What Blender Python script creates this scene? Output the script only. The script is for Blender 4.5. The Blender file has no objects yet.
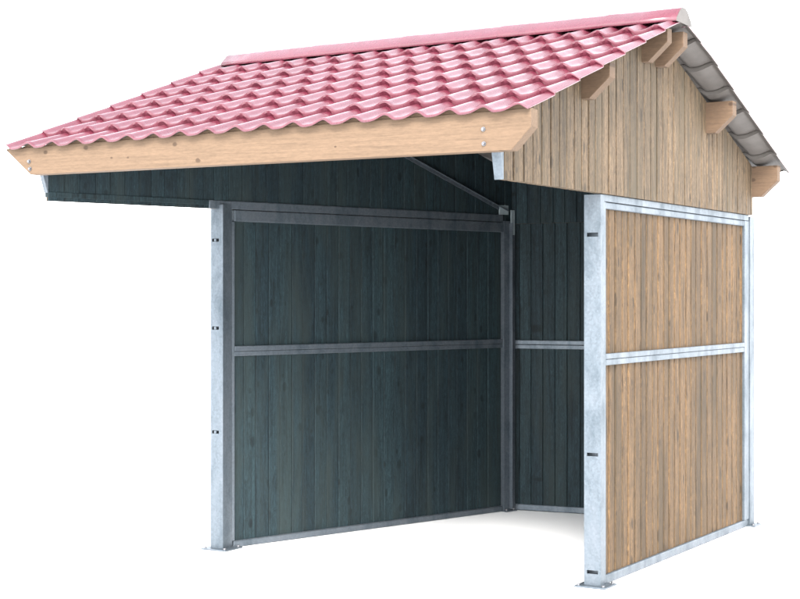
import bpy, bmesh, math, random
from mathutils import Vector, Matrix, noise

random.seed(7)
S = bpy.context.scene
COL = S.collection

# ------------------------------------------------------------------ camera
cam = bpy.data.cameras.new("camera")
cam.sensor_fit = 'HORIZONTAL'
cam.sensor_width = 36.0
cam.lens = 1577.906 / 800.0 * 36.0
cam.shift_x = 0.0
cam.shift_y = -(299.5 - 296.708) / 800.0
cam.clip_start = 0.1
cam.clip_end = 3000.0
camo = bpy.data.objects.new("camera", cam)
COL.objects.link(camo)
camo.location = (6.1748, -8.2525, 1.6384)
camo.rotation_euler = (math.radians(90), 0.0, 0.5232)
S.camera = camo

# ------------------------------------------------------------------ sky, sun, exposure
SUN_EL = math.radians(38)
SUN_DIR = Vector((0.42, -0.91, 0.0)).normalized()      # horizontal direction towards the sun
world = bpy.data.worlds.new("World")
S.world = world
world.use_nodes = True
wn, wl = world.node_tree.nodes, world.node_tree.links
wn.clear()
sky = wn.new("ShaderNodeTexSky")
sky.sky_type = 'NISHITA'
sky.sun_disc = False
sky.sun_elevation = SUN_EL
sky.sun_rotation = math.atan2(SUN_DIR.x, SUN_DIR.y)
sky.air_density = 1.0
sky.dust_density = 0.5
hsv = wn.new("ShaderNodeHueSaturation")                # overcast: the blue is taken out of the sky
hsv.inputs["Saturation"].default_value = 0.18
bg = wn.new("ShaderNodeBackground")
bg.inputs["Strength"].default_value = 0.15
wo = wn.new("ShaderNodeOutputWorld")
wl.new(sky.outputs[0], hsv.inputs["Color"])
wl.new(hsv.outputs[0], bg.inputs["Color"])
wl.new(bg.outputs[0], wo.inputs["Surface"])

sun = bpy.data.lights.new("sun", 'SUN')
sun.energy = 1.5
sun.angle = math.radians(24)
sun.color = (1.0, 0.96, 0.9)
suno = bpy.data.objects.new("sun", sun)
COL.objects.link(suno)
sd = Vector((SUN_DIR.x * math.cos(SUN_EL), SUN_DIR.y * math.cos(SUN_EL), math.sin(SUN_EL)))
suno.rotation_euler = sd.to_track_quat('Z', 'Y').to_euler()
suno.location = sd * 20

S.view_settings.view_transform = 'Standard'
S.view_settings.look = 'None'
S.view_settings.gamma = 1.0
S.view_settings.use_curve_mapping = False
S.view_settings.exposure = 2.7

S.cycles.max_bounces = 8
S.cycles.diffuse_bounces = 5

# ------------------------------------------------------------------ material helpers
def new_mat(name):
    m = bpy.data.materials.new(name)
    m.use_nodes = True
    nt = m.node_tree
    return m, nt, nt.nodes["Principled BSDF"]

class N:
    """small node-building helper"""
    def __init__(self, nt): self.nt = nt
    def node(self, t, **kw):
        n = self.nt.nodes.new(t)
        for k, v in kw.items(): setattr(n, k, v)
        return n
    def link(self, a, b): self.nt.links.new(a, b)
    def coords(self, scale, rnd=None, use='Object'):
        tc = self.node("ShaderNodeTexCoord")
        src = tc.outputs[use]
        if rnd is not None:
            sc = self.node("ShaderNodeVectorMath", operation='SCALE')
            cb = self.node("ShaderNodeCombineXYZ")
            mu = self.node("ShaderNodeMath", operation='MULTIPLY'); mu.inputs[1].default_value = 37.0
            self.link(rnd, mu.inputs[0])
            for i in range(3): self.link(mu.outputs[0], cb.inputs[i])
            ad = self.node("ShaderNodeVectorMath", operation='ADD')
            self.link(src, ad.inputs[0]); self.link(cb.outputs[0], ad.inputs[1])
            src = ad.outputs[0]
        mp = self.node("ShaderNodeMapping")
        mp.inputs["Scale"].default_value = scale
        self.link(src, mp.inputs["Vector"])
        return mp.outputs[0]
    def noise(self, vec, scale=1.0, detail=4.0, rough=0.55, dist=0.0):
        n = self.node("ShaderNodeTexNoise")
        n.inputs["Scale"].default_value = scale
        n.inputs["Detail"].default_value = detail
        n.inputs["Roughness"].default_value = rough
        n.inputs["Distortion"].default_value = dist
        self.link(vec, n.inputs["Vector"])
        return n.outputs["Fac"]
    def ramp(self, fac, stops, interp='LINEAR'):
        r = self.node("ShaderNodeValToRGB")
        cr = r.color_ramp; cr.interpolation = interp
        while len(cr.elements) > 1: cr.elements.remove(cr.elements[-1])
        for i, (p, c) in enumerate(stops):
            e = cr.elements[0] if i == 0 else cr.elements.new(p)
            e.position = p
            e.color = (c[0], c[1], c[2], 1) if hasattr(c, '__len__') else (c, c, c, 1)
        self.link(fac, r.inputs[0])
        return r.outputs[0]
    def mix(self, fac, a, b, mode='MIX'):
        m = self.node("ShaderNodeMix", data_type='RGBA', blend_type=mode)
        for s, v in ((m.inputs[0], fac), (m.inputs[6], a), (m.inputs[7], b)):
            if hasattr(v, 'is_output'): self.link(v, s)
            elif hasattr(v, '__len__'): s.default_value = (v[0], v[1], v[2], 1)
            else: s.default_value = v
        return m.outputs[2]
    def math(self, op, a, b=0.0, clamp=False):
        m = self.node("ShaderNodeMath", operation=op, use_clamp=clamp)
        for s, v in ((m.inputs[0], a), (m.inputs[1], b)):
            if hasattr(v, 'is_output'): self.link(v, s)
            else: s.default_value = v
        return m.outputs[0]
    def bump(self, h, strength, dist, bsdf):
        b = self.node("ShaderNodeBump")
        b.inputs["Strength"].default_value = strength
        b.inputs["Distance"].default_value = dist
        self.link(h, b.inputs["Height"])
        self.link(b.outputs[0], bsdf.inputs["Normal"])

def plank_material(name, light, mid, dark, stain, gscale, kscale, knot_amt=1.0, stain_amt=0.5, fig_amt=0.75, rough=0.75, grain_amt=1.0, fleck=1.0):
    """vertical boards: tone differs board by board, long grain, knots, weather stains"""
    m, nt, b = new_mat(name)
    n = N(nt)
    geo = n.node("ShaderNodeNewGeometry")
    rnd = geo.outputs["Random Per Island"]
    base = n.ramp(rnd, [(0.0, mid), (0.22, light), (0.45, mid), (0.62, [0.75*x+0.25*y for x, y in zip(light, dark)]), (0.8, light), (1.0, [0.6*x+0.4*y for x, y in zip(mid, dark)])])
    g1 = n.noise(n.coords(gscale, rnd), 1.0, 5.0, 0.65, 0.6)
    g2 = n.noise(n.coords([x*0.28 for x in gscale], rnd), 1.0, 3.0, 0.5, 1.6)
    grain = n.ramp(g1, [(0.30, 0.45), (0.47, 0.92), (0.72, 1.22)])
    c = n.mix(grain_amt, base, grain, 'MULTIPLY')
    fine = n.noise(n.coords([max(60.0, x*2.2) if x > 10 else x*14 for x in gscale], rnd), 1.0, 3.0, 0.6)
    c = n.mix(0.6*grain_amt, c, n.ramp(fine, [(0.32, 0.5), (0.5, 1.0), (0.68, 1.42)]), 'MULTIPLY')
    # flame figure: distorted rings stretched along the board
    rings = n.math('SINE', n.math('MULTIPLY', g2, 30.0))
    figm = n.ramp(n.math('ADD', n.math('MULTIPLY', rings, 0.5), 0.5), [(0.0, 1.08), (0.6, 0.98), (0.86, 0.72), (1.0, 0.5)])
    c = n.mix(fig_amt, c, figm, 'MULTIPLY')
    # knots
    v = n.node("ShaderNodeTexVoronoi", voronoi_dimensions='2D'); v.inputs["Scale"].default_value = 1.0
    sx = n.node("ShaderNodeSeparateXYZ"); n.link(n.coords(kscale, rnd), sx.inputs[0])
    cx = n.node("ShaderNodeCombineXYZ")
    n.link(n.math('ADD', sx.outputs[0], sx.outputs[1]), cx.inputs[0]); n.link(sx.outputs[2], cx.inputs[1])
    n.link(cx.outputs[0], v.inputs["Vector"])
    sepc = n.node("ShaderNodeSeparateColor"); n.link(v.outputs["Color"], sepc.inputs[0])
    k = n.ramp(n.math('DIVIDE', v.outputs["Distance"], n.math('ADD', n.math('MULTIPLY', sepc.outputs[1], 0.9), 0.45)), [(0.05, 1.0), (0.09, 0.85), (0.125, 0.0)])
    gate = n.math('GREATER_THAN', sepc.outputs[0], 0.58)
    kf = n.math('MULTIPLY', n.math('MULTIPLY', k, gate), 0.75*knot_amt)
    c = n.mix(kf, c, [x*0.42 for x in dark])
    # curly dark and pale flecks of the planed figure
    q = n.noise(n.coords((gscale[0]*0.42, gscale[1]*0.42, gscale[2]*3.0), rnd), 1.0, 2.0, 0.5, 2.6)
    c = n.mix(0.8*fleck, c, n.ramp(q, [(0.40, 1.0), (0.455, 0.55), (0.48, 1.0), (0.545, 1.0), (0.575, 1.5), (0.60, 1.0)]), 'MULTIPLY')
    # blotchy weathering
    w = n.noise(n.coords((gscale[0]*0.11, gscale[1]*0.11, max(0.75, gscale[2]*0.11))), 1.0, 6.0, 0.65, 0.5)
    wf = n.math('MULTIPLY', n.ramp(w, [(0.46, 0.0), (0.66, 1.0)]), stain_amt)
    c = n.mix(wf, c, stain)
    n.link(c, b.inputs["Base Color"])
    b.inputs["Roughness"].default_value = rough
    b.inputs["Specular IOR Level"].default_value = 0.25
    n.bump(g1, 0.35, 0.003, b)
    return m

WOOD = plank_material("weathered_boards", (0.0895, 0.0529, 0.0242), (0.0677, 0.0409, 0.0191), (0.0334, 0.0217, 0.0110),
                      (0.0253, 0.0183, 0.0098), (55, 55, 2.0), (0.0, 8.0, 3.0), 1.0, 0.7)
GABLE = plank_material("greyed_boards", (0.0977, 0.0664, 0.0387), (0.0745, 0.0512, 0.0299), (0.0381, 0.0277, 0.0169),
                       (0.0480, 0.0378, 0.0234), (55, 55, 2.0), (0.0, 8.0, 3.0), 1.0, 0.7)
DARK = plank_material("shade_painted_boards", (0.0117, 0.0240, 0.0285), (0.0073, 0.0165, 0.0212), (0.0035, 0.0091, 0.0121),  # inner board faces: shade of the interior painted in as dark blue-green
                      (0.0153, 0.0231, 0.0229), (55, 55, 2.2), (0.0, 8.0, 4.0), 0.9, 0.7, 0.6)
BEAM = plank_material("sawn_beam_wood", (0.1081, 0.0710, 0.0449), (0.1054, 0.0683, 0.0431), (0.0665, 0.0383, 0.0220),
                      (0.0887, 0.0582, 0.0367), (2.2, 60, 60), (6.5, 0.0, 9.0), 1.0, 0.3, 0.15, grain_amt=0.4, fleck=0.0)

def galv_material():
    m, nt, b = new_mat("galvanised_steel")
    n = N(nt)
    v = n.node("ShaderNodeTexVoronoi"); v.inputs["Scale"].default_value = 90.0
    tc = n.node("ShaderNodeTexCoord"); n.link(tc.outputs["Object"], v.inputs["Vector"])
    sp = n.ramp(v.outputs["Color"], [(0.0, 0.84), (1.0, 1.1)])
    cl = n.noise(n.coords((7, 7, 3)), 1.0, 6.0, 0.65, 0.4)
    base = n.ramp(cl, [(0.3, (0.060, 0.077, 0.092)), (0.5, (0.100, 0.119, 0.138)), (0.72, (0.121, 0.137, 0.157))])
    c = n.mix(1.0, base, sp, 'MULTIPLY')
    n.link(c, b.inputs["Base Color"])
    b.inputs["Metallic"].default_value = 0.65
    r = n.ramp(cl, [(0.3, 0.6), (0.7, 0.42)])
    n.link(r, b.inputs["Roughness"])
    n.bump(cl, 0.12, 0.004, b)
    return m
GALV = galv_material()

def tile_material():
    m, nt, b = new_mat("red_coated_sheet")
    n = N(nt)
    a = n.noise(n.coords((3.0, 3.0, 3.0)), 1.0, 5.0, 0.6)
    f = n.noise(n.coords((60, 60, 60)), 1.0, 3.0, 0.6)
    c = n.ramp(a, [(0.3, (0.080, 0.0115, 0.0225)), (0.7, (0.100, 0.0150, 0.0285))])
    c = n.mix(0.45, c, n.ramp(f, [(0.3, 0.75), (0.7, 1.15)]), 'MULTIPLY')
    d = n.noise(n.coords((14, 9, 9)), 1.0, 6.0, 0.7, 0.4)          # dust and chalking of the coating
    c = n.mix(n.math('MULTIPLY', n.ramp(d, [(0.48, 0.0), (0.7, 1.0)]), 0.14), c, (0.17, 0.075, 0.085))
    n.link(c, b.inputs["Base Color"])
    b.inputs["Roughness"].default_value = 0.36
    n.link(n.ramp(d, [(0.35, 0.28), (0.7, 0.5)]), b.inputs["Roughness"])
    n.link(n.ramp(d, [(0.35, 0.2), (0.7, 0.42)]), b.inputs["Coat Roughness"])
    b.inputs["Coat IOR"].default_value = 1.55
    b.inputs["Coat Weight"].default_value = 0.85
    b.inputs["Specular IOR Level"].default_value = 0.25
    n.bump(f, 0.05, 0.002, b)
    return m
TILE = tile_material()

def simple(name, col, rough, metal=0.0, var=0.15, sc=12.0):
    m, nt, b = new_mat(name)
    n = N(nt)
    a = n.noise(n.coords((sc, sc, sc)), 1.0, 5.0, 0.6)
    n.link(n.ramp(a, [(0.3, [x*(1-var) for x in col]), (0.7, [x*(1+var) for x in col])]), b.inputs["Base Color"])
    b.inputs["Roughness"].default_value = rough
    b.inputs["Metallic"].default_value = metal
    return m
BACKCOAT = simple("grey_back_coat", (0.072, 0.064, 0.058), 0.7)
ZINC = simple("zinc_bolt", (0.16, 0.16, 0.17), 0.4, 0.8)
BRIGHT = simple("new_zinc_plate", (0.26, 0.31, 0.33), 0.55, 0.3)
WHITE = simple("white_ground", (0.95, 0.95, 0.95), 0.9, 0.0, 0.01, 2.0)

# ------------------------------------------------------------------ mesh helpers
def lerp(a, b, t): return a + (b-a)*t
def build(name, bm, mats, parent=None, smooth=None, bevel=0.0):
    me = bpy.data.meshes.new(name)
    bmesh.ops.recalc_face_normals(bm, faces=bm.faces[:])
    bm.to_mesh(me); bm.free()
    for m in (mats if isinstance(mats, (list, tuple)) else [mats]): me.materials.append(m)
    o = bpy.data.objects.new(name, me)
    COL.objects.link(o)
    if parent: o.parent = parent
    if smooth is not None:
        for p in me.polygons: p.use_smooth = True
        me.set_sharp_from_angle(angle=math.radians(smooth))
    if bevel:
        md = o.modifiers.new("bevel", 'BEVEL'); md.width = bevel; md.segments = 2
        md.limit_method = 'ANGLE'; md.angle_limit = math.radians(40)
    return o

class Frame:
    """wall frame: a along the wall, b towards the viewer side of the wall, z up"""
    def __init__(self, P, u, n): self.P, self.u, self.n = Vector(P), Vector(u), Vector(n)
    def __call__(self, a, b, z): return Vector((self.P.x + self.u.x*a + self.n.x*b, self.P.y + self.u.y*a + self.n.y*b, z))

WORLD_FR = Frame((0, 0), (1, 0), (0, 1))

def hexa(bm, pts):
    """pts: 4 bottom corners then 4 top corners"""
    vs = [bm.verts.new(p) for p in pts]
    for f in ((0, 1, 2, 3), (4, 5, 6, 7), (0, 1, 5, 4), (1, 2, 6, 5), (2, 3, 7, 6), (3, 0, 4, 7)):
        bm.faces.new([vs[i] for i in f])

def box(bm, fr, a0, a1, b0, b1, z0, z1):
    hexa(bm, [fr(a0, b0, z0), fr(a1, b0, z0), fr(a1, b1, z0), fr(a0, b1, z0),
              fr(a0, b0, z1), fr(a1, b0, z1), fr(a1, b1, z1), fr(a0, b1, z1)])

def boxes(name, fr, lst, mat, parent, bevel=0.003):
    bm = bmesh.new()
    for l in lst: box(bm, fr, *l)
    return build(name, bm, mat, parent, bevel=bevel)

def planks(name, fr, a0, a1, b_out, b_in, zlo, zhi, parent, mats, width=0.104, cham=0.005, in_mat=1, groove=0.0035):
    """boards standing side by side with a V joint on both faces; zlo/zhi are functions of a.
    b_out is the weathered face, b_in the inner one, with interior shade painted into its colour."""
    bm = bmesh.new()
    cuts = [a0]
    while cuts[-1] < a1 - width*1.4:
        cuts.append(cuts[-1] + width*random.uniform(0.88, 1.1))
    cuts.append(a1)
    s = 1 if b_out > b_in else -1
    for p, q in zip(cuts, cuts[1:]):
        g = groove
        jit = random.uniform(-0.002, 0.002)
        bo, bi = b_out + jit, b_in + jit
        m0, m1 = lerp(bi, bo, 0.3), lerp(bi, bo, 0.48)
        c = cham*0.6
        prof = [(p+0.0002, m0), (p+0.0002, m1), (p+g, m1), (p+g, bo - s*c), (p+g+c, bo), (q-g-c, bo), (q-g, bo - s*c), (q-g, m1), (q-0.0002, m1),
                (q-0.0002, m0), (q-g, m0), (q-g, bi + s*c), (q-g-c, bi), (p+g+c, bi), (p+g, bi + s*c), (p+g, m0)]
        lo = [bm.verts.new(fr(a, b, zlo(a))) for a, b in prof]
        hi = [bm.verts.new(fr(a, b, zhi(a))) for a, b in prof]
        bm.faces.new(lo); bm.faces.new(hi)
        n = len(prof)
        for i in range(n):
            j = (i+1) % n
            f = bm.faces.new((lo[i], lo[j], hi[j], hi[i]))
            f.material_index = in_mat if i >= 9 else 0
    return build(name, bm, mats, parent)

# ------------------------------------------------------------------ ground
bm = bmesh.new()
R = 700.0
ring = [bm.verts.new((R*math.cos(i*math.pi/32), R*math.sin(i*math.pi/32), 0)) for i in range(64)]
bm.faces.new(ring)
ground = build("ground", bm, WHITE)
ground["kind"] = "structure"

# ------------------------------------------------------------------ the shelter
W, D = 2.717, 2.837
XL, XR = -0.468, 2.93
YR = 0.757
shelter = bpy.data.objects.new("horse_shelter", None)
shelter.location = (0, 0, 0)
COL.objects.link(shelter)
shelter["label"] = "open-fronted timber horse shelter with galvanised steel posts and a red tiled gable roof"
shelter["category"] = "shelter"

def tx(x): return (x - XL)/(XR - XL)
RP = 3.283
def zf(x, y):   # underside (trough) line of the front roof slope
    ze = lerp(2.524, 2.562, tx(x)); zr = lerp(3.276, 3.306, tx(x))
    return ze + (zr - ze)*(y + 1.36)/(YR + 1.36)
def zb(x, y):   # back slope
    zr = lerp(3.276, 3.306, tx(x))
    return zr - 0.362*(y - YR)
STEP = 0.031
def zb_sheet(x, y): return zb(x, y) + 0.030*min(1.0, max(0.0, (y - YR)/0.5))
def under(x, y):   # underside of the stepped sheets in their troughs
    if y < YR:
        return zf(x, y) - STEP*((max(0.0, (y + 1.408)/(YR + 1.408))*7) % 1.0)
    return zb_sheet(x, y) - STEP*(((2.985 - y)/(2.985 - YR)*7) % 1.0)
def under_min(x, y0, y1): return min(under(x, lerp(y0, y1, i/8)) for i in range(9)) - 0.008

FR = Frame((W, 0), (0, 1), (1, 0))                       # right wall: b outwards
ul = Vector((0.29614, 0.95514)); nl = Vector((0.95514, -0.29614))
FL = Frame((0.097, 0.118), ul, nl)                       # left wall: b inwards (seen side)
ub = Vector((2.63-0.91, 2.83-2.66)).normalized(); nb = Vector((ub.y, -ub.x))
FB = Frame((0.91, 2.66), ub, nb)
FE = Frame((0.91, 2.655), (1, 0), (0, -1))                # boarding under the rear eave: b inwards                         # back wall: b inwards (seen side)
LB = (Vector((2.63, 2.83)) - Vector((0.91, 2.66))).length

# ---- posts
def tube_post(name, fr, a0, a1, b0, b1, z1, slots=(), back=False, parent=shelter):
    """hollow square post; slots (z0,z1,b0,b1) are cut through the front plate (at a0)"""
    bm = bmesh.new()
    t = 0.005
    box(bm, fr, a0 + t, a1 - t, b0, b0 + t, 0.01, z1)
    box(bm, fr, a0 + t, a1 - t, b1 - t, b1, 0.01, z1)
    def plate(x0, x1, cut):
        z = 0.01
        for s in sorted(cut):
            box(bm, fr, x0, x1, b0, b1, z, s[0])
            box(bm, fr, x0, x1, b0, s[2], s[0], s[1]); box(bm, fr, x0, x1, s[3], b1, s[0], s[1])
            z = s[1]
        box(bm, fr, x0, x1, b0, b1, z, z1)
    plate(a0, a0 + t, slots)
    plate(a1 - t, a1, slots if back else ())
    box(bm, fr, a0 + t, a1 - t, b0 + t, b1 - t, z1 - 0.006, z1 - 0.001)
    return build(name, bm, GALV, parent)

def base_plate(fr, a0, a1, b0, b1, parent):
    o = boxes("base_plate", fr, [(a0, a1, b0, b1, 0.0005, 0.011)], GALV, parent, 0.003)
    for a, b in ((a0+0.02, b0+0.02), (a0+0.02, b1-0.02), (a1-0.02, b0+0.02), (a1-0.02, b1-0.02)):
        c = fr(a, b, 0.016)
        bm = bmesh.new()
        bmesh.ops.create_cone(bm, cap_ends=True, segments=6, radius1=0.009, radius2=0.009, depth=0.01, matrix=Matrix.Translation(c))
        build("anchor_bolt", bm, ZINC, o)
    return o

sl = [(0.074, 0.094), (0.738, 0.757), (1.977, 2.0)]
p = tube_post("post", FR, 0.0, 0.055, -0.1, 0.0, 2.215, [(z0, z1, -0.083, -0.015) for z0, z1 in sl])
base_plate(FR, -0.055, 0.12, -0.14, 0.05, p)
GL = Frame((0, 0), (0, 1), (1, 0))
sl2 = [(0.752, 0.772), (1.425, 1.445), (1.995, 2.015)]
p = tube_post("post", GL, 0.0, 0.1, -0.003, 0.095, 2.235, [(z0, z1, 0.008, 0.062) for z0, z1 in sl2], back=True)
for z0, z1 in sl2:                                     # bolt sitting in each slot
    bm = bmesh.new()
    bmesh.ops.create_cone(bm, cap_ends=True, segments=12, radius1=0.009, radius2=0.009, depth=0.012,
                          matrix=Matrix.Translation((0.035, 0.002, (z0+z1)/2)) @ Matrix.Rotation(math.pi/2, 4, 'X'))
    build("slot_bolt", bm, GALV, p)
base_plate(GL, -0.05, 0.14, -0.045, 0.15, p)
p = tube_post("post", FR, D-0.1, D, -0.1, 0.0, 2.21)
base_plate(FR, D-0.13, D+0.03, -0.13, 0.045, p)
p = tube_post("post", FL, 2.545, 2.645, -0.085, 0.012, 2.215)
boxes("corner_flange", FL, [(2.600, 2.606, 0.0125, 0.045, 0.02, 2.20), (2.6065, 2.66, 0.012, 0.018, 0.02, 2.2)], GALV, p, 0.002)
base_plate(FL, 2.54, 2.66, -0.1, 0.04, p)

# ---- right wall (weathered side seen)
def rail(name, fr, a0, a1, b0, b1, z0, z1, parent, lip=0.007):
    """steel channel: web between two lips"""
    lo, hi = z0, z1
    return boxes(name, fr, [(a0, a1, b0, b1, lo, hi)], GALV, parent, lip)

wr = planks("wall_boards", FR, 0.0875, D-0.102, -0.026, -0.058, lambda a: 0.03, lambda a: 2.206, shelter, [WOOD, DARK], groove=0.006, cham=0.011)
rail("bottom_rail", FR, 0.0875, D-0.101, -0.066, -0.012, 0.003, 0.054, wr)
boxes("mid_rail", FR, [(0.0875, D-0.205, -0.024, -0.009, 1.247, 1.281), (0.0875, D-0.205, -0.024, -0.006, 1.2825, 1.314)], GALV, wr, 0.004)
rail("mid_rail", FR, 0.0875, D-0.101, -0.072, -0.060, 1.245, 1.315, wr)
rail("top_rail", FR, 0.0875, D-0.205, -0.064, -0.008, 2.138, 2.1765, wr)
boxes("stile", FR, [(0.0555, 0.087, -0.064, -0.003, 0.012, 2.177)], GALV, wr, 0.003)
boxes("stile", FR, [(D-0.204, D-0.1005, -0.064, -0.006, 0.0545, 2.177)], GALV, wr, 0.003)

# ---- left wall (dark inner side seen)
AL = 2.543
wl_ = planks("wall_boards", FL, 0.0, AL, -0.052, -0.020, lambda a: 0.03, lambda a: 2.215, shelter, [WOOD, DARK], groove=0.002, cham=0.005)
rail("bottom_rail", FL, 0.0, AL, -0.060, -0.002, 0.003, 0.045, wl_)
boxes("mid_rail", FL, [(0.007, AL, -0.018, -0.004, 1.250, 1.281), (0.007, AL, -0.018, 0.0, 1.2825, 1.316)], GALV, wl_, 0.004)
rail("mid_rail", FL, 0.0, AL, -0.066, -0.054, 1.245, 1.315, wl_)
rail("top_rail", FL, 0.0, AL, -0.060, 0.008, 2.130, 2.205, wl_, 0.006)
boxes("stile", FL, [(-0.018, 0.006, -0.060, 0.001, 0.046, 2.128)], GALV, wl_, 0.003)

# ---- back wall (dark inner side seen), with the boarding above it up to the eave
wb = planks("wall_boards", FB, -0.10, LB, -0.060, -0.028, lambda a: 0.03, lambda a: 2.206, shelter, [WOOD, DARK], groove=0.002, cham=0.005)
rail("bottom_rail", FB, -0.045, LB, -0.068, -0.012, 0.003, 0.05, wb)
boxes("mid_rail", FB, [(-0.045, LB, -0.026, -0.012, 1.240, 1.272), (-0.045, LB, -0.026, -0.008, 1.2735, 1.306)], GALV, wb, 0.004)
def ztop_b(a):
    q = FE(a, 0, 0); return zb_sheet(q.x, q.y) - 0.046
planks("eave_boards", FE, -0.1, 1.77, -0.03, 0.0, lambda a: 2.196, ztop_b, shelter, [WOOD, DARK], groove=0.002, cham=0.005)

# ---- gable panels
def gable(fr, a0, a1, b_out, b_in, zbot, groove):
    def zhi(a):
        q = fr(a, (b_out+b_in)/2, 0); return (zf(q.x, q.y) if q.y < YR else zb_sheet(q.x, q.y)) - 0.046
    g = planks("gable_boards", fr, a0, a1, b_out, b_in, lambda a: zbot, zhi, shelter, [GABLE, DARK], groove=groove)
    return g
gr = gable(FR, -1.252, D-0.075, 0.012, -0.033, 2.22, 0.006)
def end_strip(fr, a0, b0, b1, z0, z1, lean, parent):
    bm = bmesh.new()
    w = 0.006
    hexa(bm, [fr(a0, b0, z0), fr(a0+w, b0, z0), fr(a0+w, b1, z0), fr(a0, b1, z0),
              fr(a0-lean, b0, z1), fr(a0+w, b0, z1), fr(a0+w, b1, z1), fr(a0-lean, b1, z1)])
    return build("end_strip", bm, GALV, parent, bevel=0.001)
end_strip(FR, -1.262, -0.036, 0.013, 2.217, 2.36, 0.034, gr)
boxes("bottom_rail", FR, [(0.02, D-0.12, -0.05, -0.004, 2.179, 2.2185)], GALV, gr, 0.003)
# left gable
gl = gable(FL, -1.365, AL + 0.10, -0.036, -0.004, 2.2075, 0.001)
end_strip(FL, -1.373, -0.040, 0.0, 2.2555, 2.40, 0.04, gl)
boxes("bottom_rail", FL, [(-0.20, AL, -0.045, 0.005, 2.208, 2.2625)], GALV, gl, 0.005)
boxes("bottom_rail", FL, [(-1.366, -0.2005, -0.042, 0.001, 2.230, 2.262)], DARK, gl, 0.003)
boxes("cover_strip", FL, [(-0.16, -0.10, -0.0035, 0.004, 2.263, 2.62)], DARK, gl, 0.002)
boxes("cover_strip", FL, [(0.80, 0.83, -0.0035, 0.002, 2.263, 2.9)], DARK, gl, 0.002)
# sloping brace from the rear corner up towards the ridge
bm = bmesh.new()
a0, z0, a1, z1 = 2.585, 2.268, 0.40, 3.027
du = Vector((a1-a0, z1-z0)).normalized(); dn = Vector((-du.y, du.x))
if dn.y < 0: dn = -dn
def bar(bm, w0, w1, b0, b1):
    P = []
    for w in (w0, w1):
        for a, z, b in ((a0, z0, b0), (a1, z1, b0), (a1, z1, b1), (a0, z0, b1)):
            P.append(FL(a + dn.x*w, b, z + dn.y*w))
    hexa(bm, P)
bar(bm, 0.0, 0.022, -0.0035, 0.003)
bar(bm, 0.0225, 0.026, -0.0035, 0.02)
build("brace", bm, GALV, gl, bevel=0.001)
boxes("corner_bracket", FL, [(2.50, 2.60, -0.0035, 0.006, 2.264, 2.335), (2.612, 2.648, 0.014, 0.02, 2.11, 2.30), (2.6485, 2.6545, 0.0, 0.02, 2.11, 2.30)], BRIGHT, gl, 0.002)

# ---- timber: eave beam and purlins, ends cut with a bevel on the lower corner
def beam(name, y0, y1, z0, x0, x1, cl, cr, parent):
    """cl/cr = (dx, dz) of the bevel at the left and right ends"""
    bm = bmesh.new()
    z1 = (under_min(x0, y0, y1), under_min(x1, y0, y1))
    prof = [(x0, z1[0]), (x0, z0 + cl[1]), (x0 + cl[0], z0), (x1 - cr[0], z0), (x1, z0 + cr[1]), (x1, z1[1])]
    A = [bm.verts.new((x, y0, z)) for x, z in prof]; B = [bm.verts.new((x, y1, z)) for x, z in prof]
    bm.faces.new(A); bm.faces.new(B)
    for i in range(6):
        j = (i+1) % 6
        bm.faces.new((A[i], A[j], B[j], B[i]))
    return build(name, bm, BEAM, parent, bevel=0.003)
eb = beam("eave_beam", -1.378, -1.299, 2.348, XL + 0.004, 2.935, (0.19, 0.15), (0.105, 0.108), shelter)
for y0, y1, zl, xe in ((-0.285, -0.205, 2.72, 2.89), (0.600, 0.675, 3.035, 2.89), (0.830, 0.905, 3.037, 2.905), (1.755, 1.832, 2.715, 2.91), (2.735, 2.81, 2.348, 2.915)):
    beam("purlin", y0, y1, zl, XL + 0.03, xe, (0.12, 0.11), (0.12, 0.11), shelter)
# bolts through the eave beam
for x, z in ((-0.279, 2.425), (-0.272, 2.382), (2.680, 2.456), (2.683, 2.385)):
    bm = bmesh.new()
    M = Matrix.Translation((x, -1.3805, z)) @ Matrix.Rotation(math.pi/2, 4, 'X')
    bmesh.ops.create_cone(bm, cap_ends=True, segments=20, radius1=0.0115, radius2=0.0115, depth=0.003, matrix=M)
    M = Matrix.Translation((x, -1.3865, z)) @ Matrix.Rotation(math.pi/2, 4, 'X')
    bmesh.ops.create_cone(bm, cap_ends=True, segments=6, radius1=0.0085, radius2=0.008, depth=0.009, matrix=M)
    build("bolt", bm, ZINC, eb)

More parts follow.
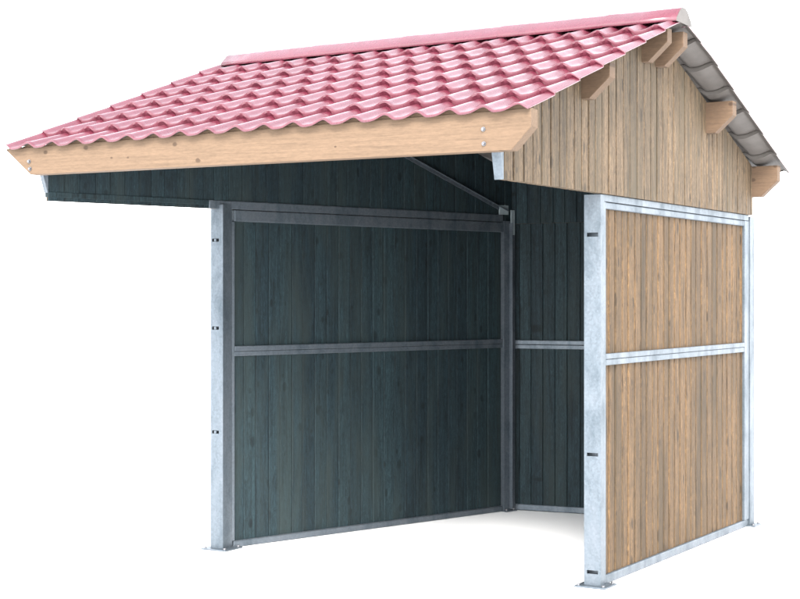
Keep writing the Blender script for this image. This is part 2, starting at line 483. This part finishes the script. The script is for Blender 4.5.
# ---- roof sheets: pressed pantile profile, seven courses
PITCH = 0.1845
AMP = 0.027
def wave(x):
    t = ((x - (-0.433)) / PITCH) % 1.0            # crest at t = 0
    # steep right flank, long left flank up to the next crest
    if t < 0.27:
        return AMP*(0.5 + 0.5*math.cos(math.pi*t/0.27))
    s = (t - 0.27)/0.73
    return AMP*(0.5 - 0.5*math.cos(math.pi*s**1.55))
def roof_sheet(name, yeave, yridge, zfun, rows, lip, label):
    bm = bmesh.new()
    nx = int((XR - XL)/PITCH*20)
    xs = [lerp(XL + 0.030, XR + 0.005, i/nx) for i in range(nx+1)]
    dirn = 1 if yridge > yeave else -1
    lines = []
    for r in range(rows):
        s0, s1 = r/rows, (r+1)/rows
        # the lip of each course overhangs the one below it
        lines += [(s0, -STEP*0.42, 0.020*lip), (s0, -STEP*0.06, 0.022*lip), (s0, 0.0, 0.017*lip)]
        for t in (0.05, 0.2, 0.45, 0.7, 0.9):
            lines.append((lerp(s0, s1, t), -STEP*t, 0.004*(1-t)))
        lines.append((s1, -STEP, 0.0))
    grid = []
    for s, h, out in lines:
        row = []
        for x in xs:
            w = wave(x)
            y = lerp(yeave, yridge, s)
            # the courses close up along the two verges
            e = max(0.0, min(1.0, (x - (XR - 0.06))/0.05), min(1.0, (XL + 0.09 - x)/0.05))
            hh = h*(1 - 0.65*e) - 0.004*e
            row.append(bm.verts.new((x, y - dirn*out*(0.45 + 0.55*w/AMP)*(1 - 0.5*e), zfun(x, y) + hh + w)))
        grid.append(row)
    for i in range(len(grid)-1):
        for j in range(nx):
            bm.faces.new((grid[i][j], grid[i][j+1], grid[i+1][j+1], grid[i+1][j]))
    bmesh.ops.recalc_face_normals(bm, faces=bm.faces[:])
    o = build(name, bm, [TILE, BACKCOAT], shelter, smooth=38)
    me = o.data
    if me.polygons[len(me.polygons)//2].normal.z < 0: me.flip_normals()
    md = o.modifiers.new("sheet", 'SOLIDIFY'); md.thickness = 0.005; md.offset = -1.0
    md.material_offset = 1; md.material_offset_rim = 0
    o["label"] = label
    return o
roof_sheet("roof_sheet", -1.408, YR, zf, 7, 1.0, "pink-red pantile roof sheet of the front slope")
roof_sheet("roof_sheet", 2.985, YR, zb_sheet, 7, 0.15, "rear roof sheet showing its grey underside")

bm = bmesh.new()                                   # wavy filler between the eave beam and the first course
nx = 380
cols = []
for i in range(nx+1):
    x = lerp(XL + 0.02, XR, i/nx)
    zt = zf(x, -1.372) + wave(x) - 0.0095
    cols.append([bm.verts.new((x, y, z)) for y, z in ((-1.371, 2.49), (-1.371, zt), (-1.335, zt), (-1.335, 2.49))])
for a, b in zip(cols, cols[1:]):
    for j in range(4):
        bm.faces.new((a[j], a[(j+1) % 4], b[(j+1) % 4], b[j]))
bm.faces.new(cols[0]); bm.faces.new(cols[-1])
build("filler_strip", bm, BEAM, eb)

# ---- ridge cap
def ridge():
    bm = bmesh.new()
    prof = [(-0.128, -0.012), (-0.124, 0.012), (-0.06, 0.068), (-0.025, 0.082), (0.025, 0.082), (0.06, 0.068), (0.124, 0.012), (0.128, -0.012)]
    x0, x1 = -0.385, 2.935
    n = 14
    rows = []
    for i in range(n+1):
        x = lerp(x0, x1, i/n)
        z = lerp(3.252, 3.279, tx(x))
        rows.append([bm.verts.new((x, YR + y, z + h + 0.003)) for y, h in prof])
        if 0 < i < n and i % 3 == 0:             # overlap joint
            rows.append([bm.verts.new((x + 0.003, YR + y*1.02, z + h + 0.007)) for y, h in prof])
    for a, b in zip(rows, rows[1:]):
        for j in range(len(prof)-1):
            bm.faces.new((a[j], a[j+1], b[j+1], b[j]))
    o = build("ridge_cap", bm, [TILE, BACKCOAT], shelter, smooth=20)
    if o.data.polygons[3].normal.z < 0: o.data.flip_normals()
    md = o.modifiers.new("sheet", 'SOLIDIFY'); md.thickness = 0.004; md.offset = -1
    for xe, d in ((x1, 0.004), (x0, -0.004)):
        bm = bmesh.new()
        z = lerp(3.252, 3.279, tx(xe))
        A = [bm.verts.new((xe, YR + y, z + h)) for y, h in prof]
        B = [bm.verts.new((xe + d, YR + y, z + h)) for y, h in prof]
        bm.faces.new(A); bm.faces.new(B)
        m = len(prof)
        for i in range(m):
            bm.faces.new((A[i], A[(i+1) % m], B[(i+1) % m], B[i]))
        build("end_cap", bm, BACKCOAT, o)
ridge()
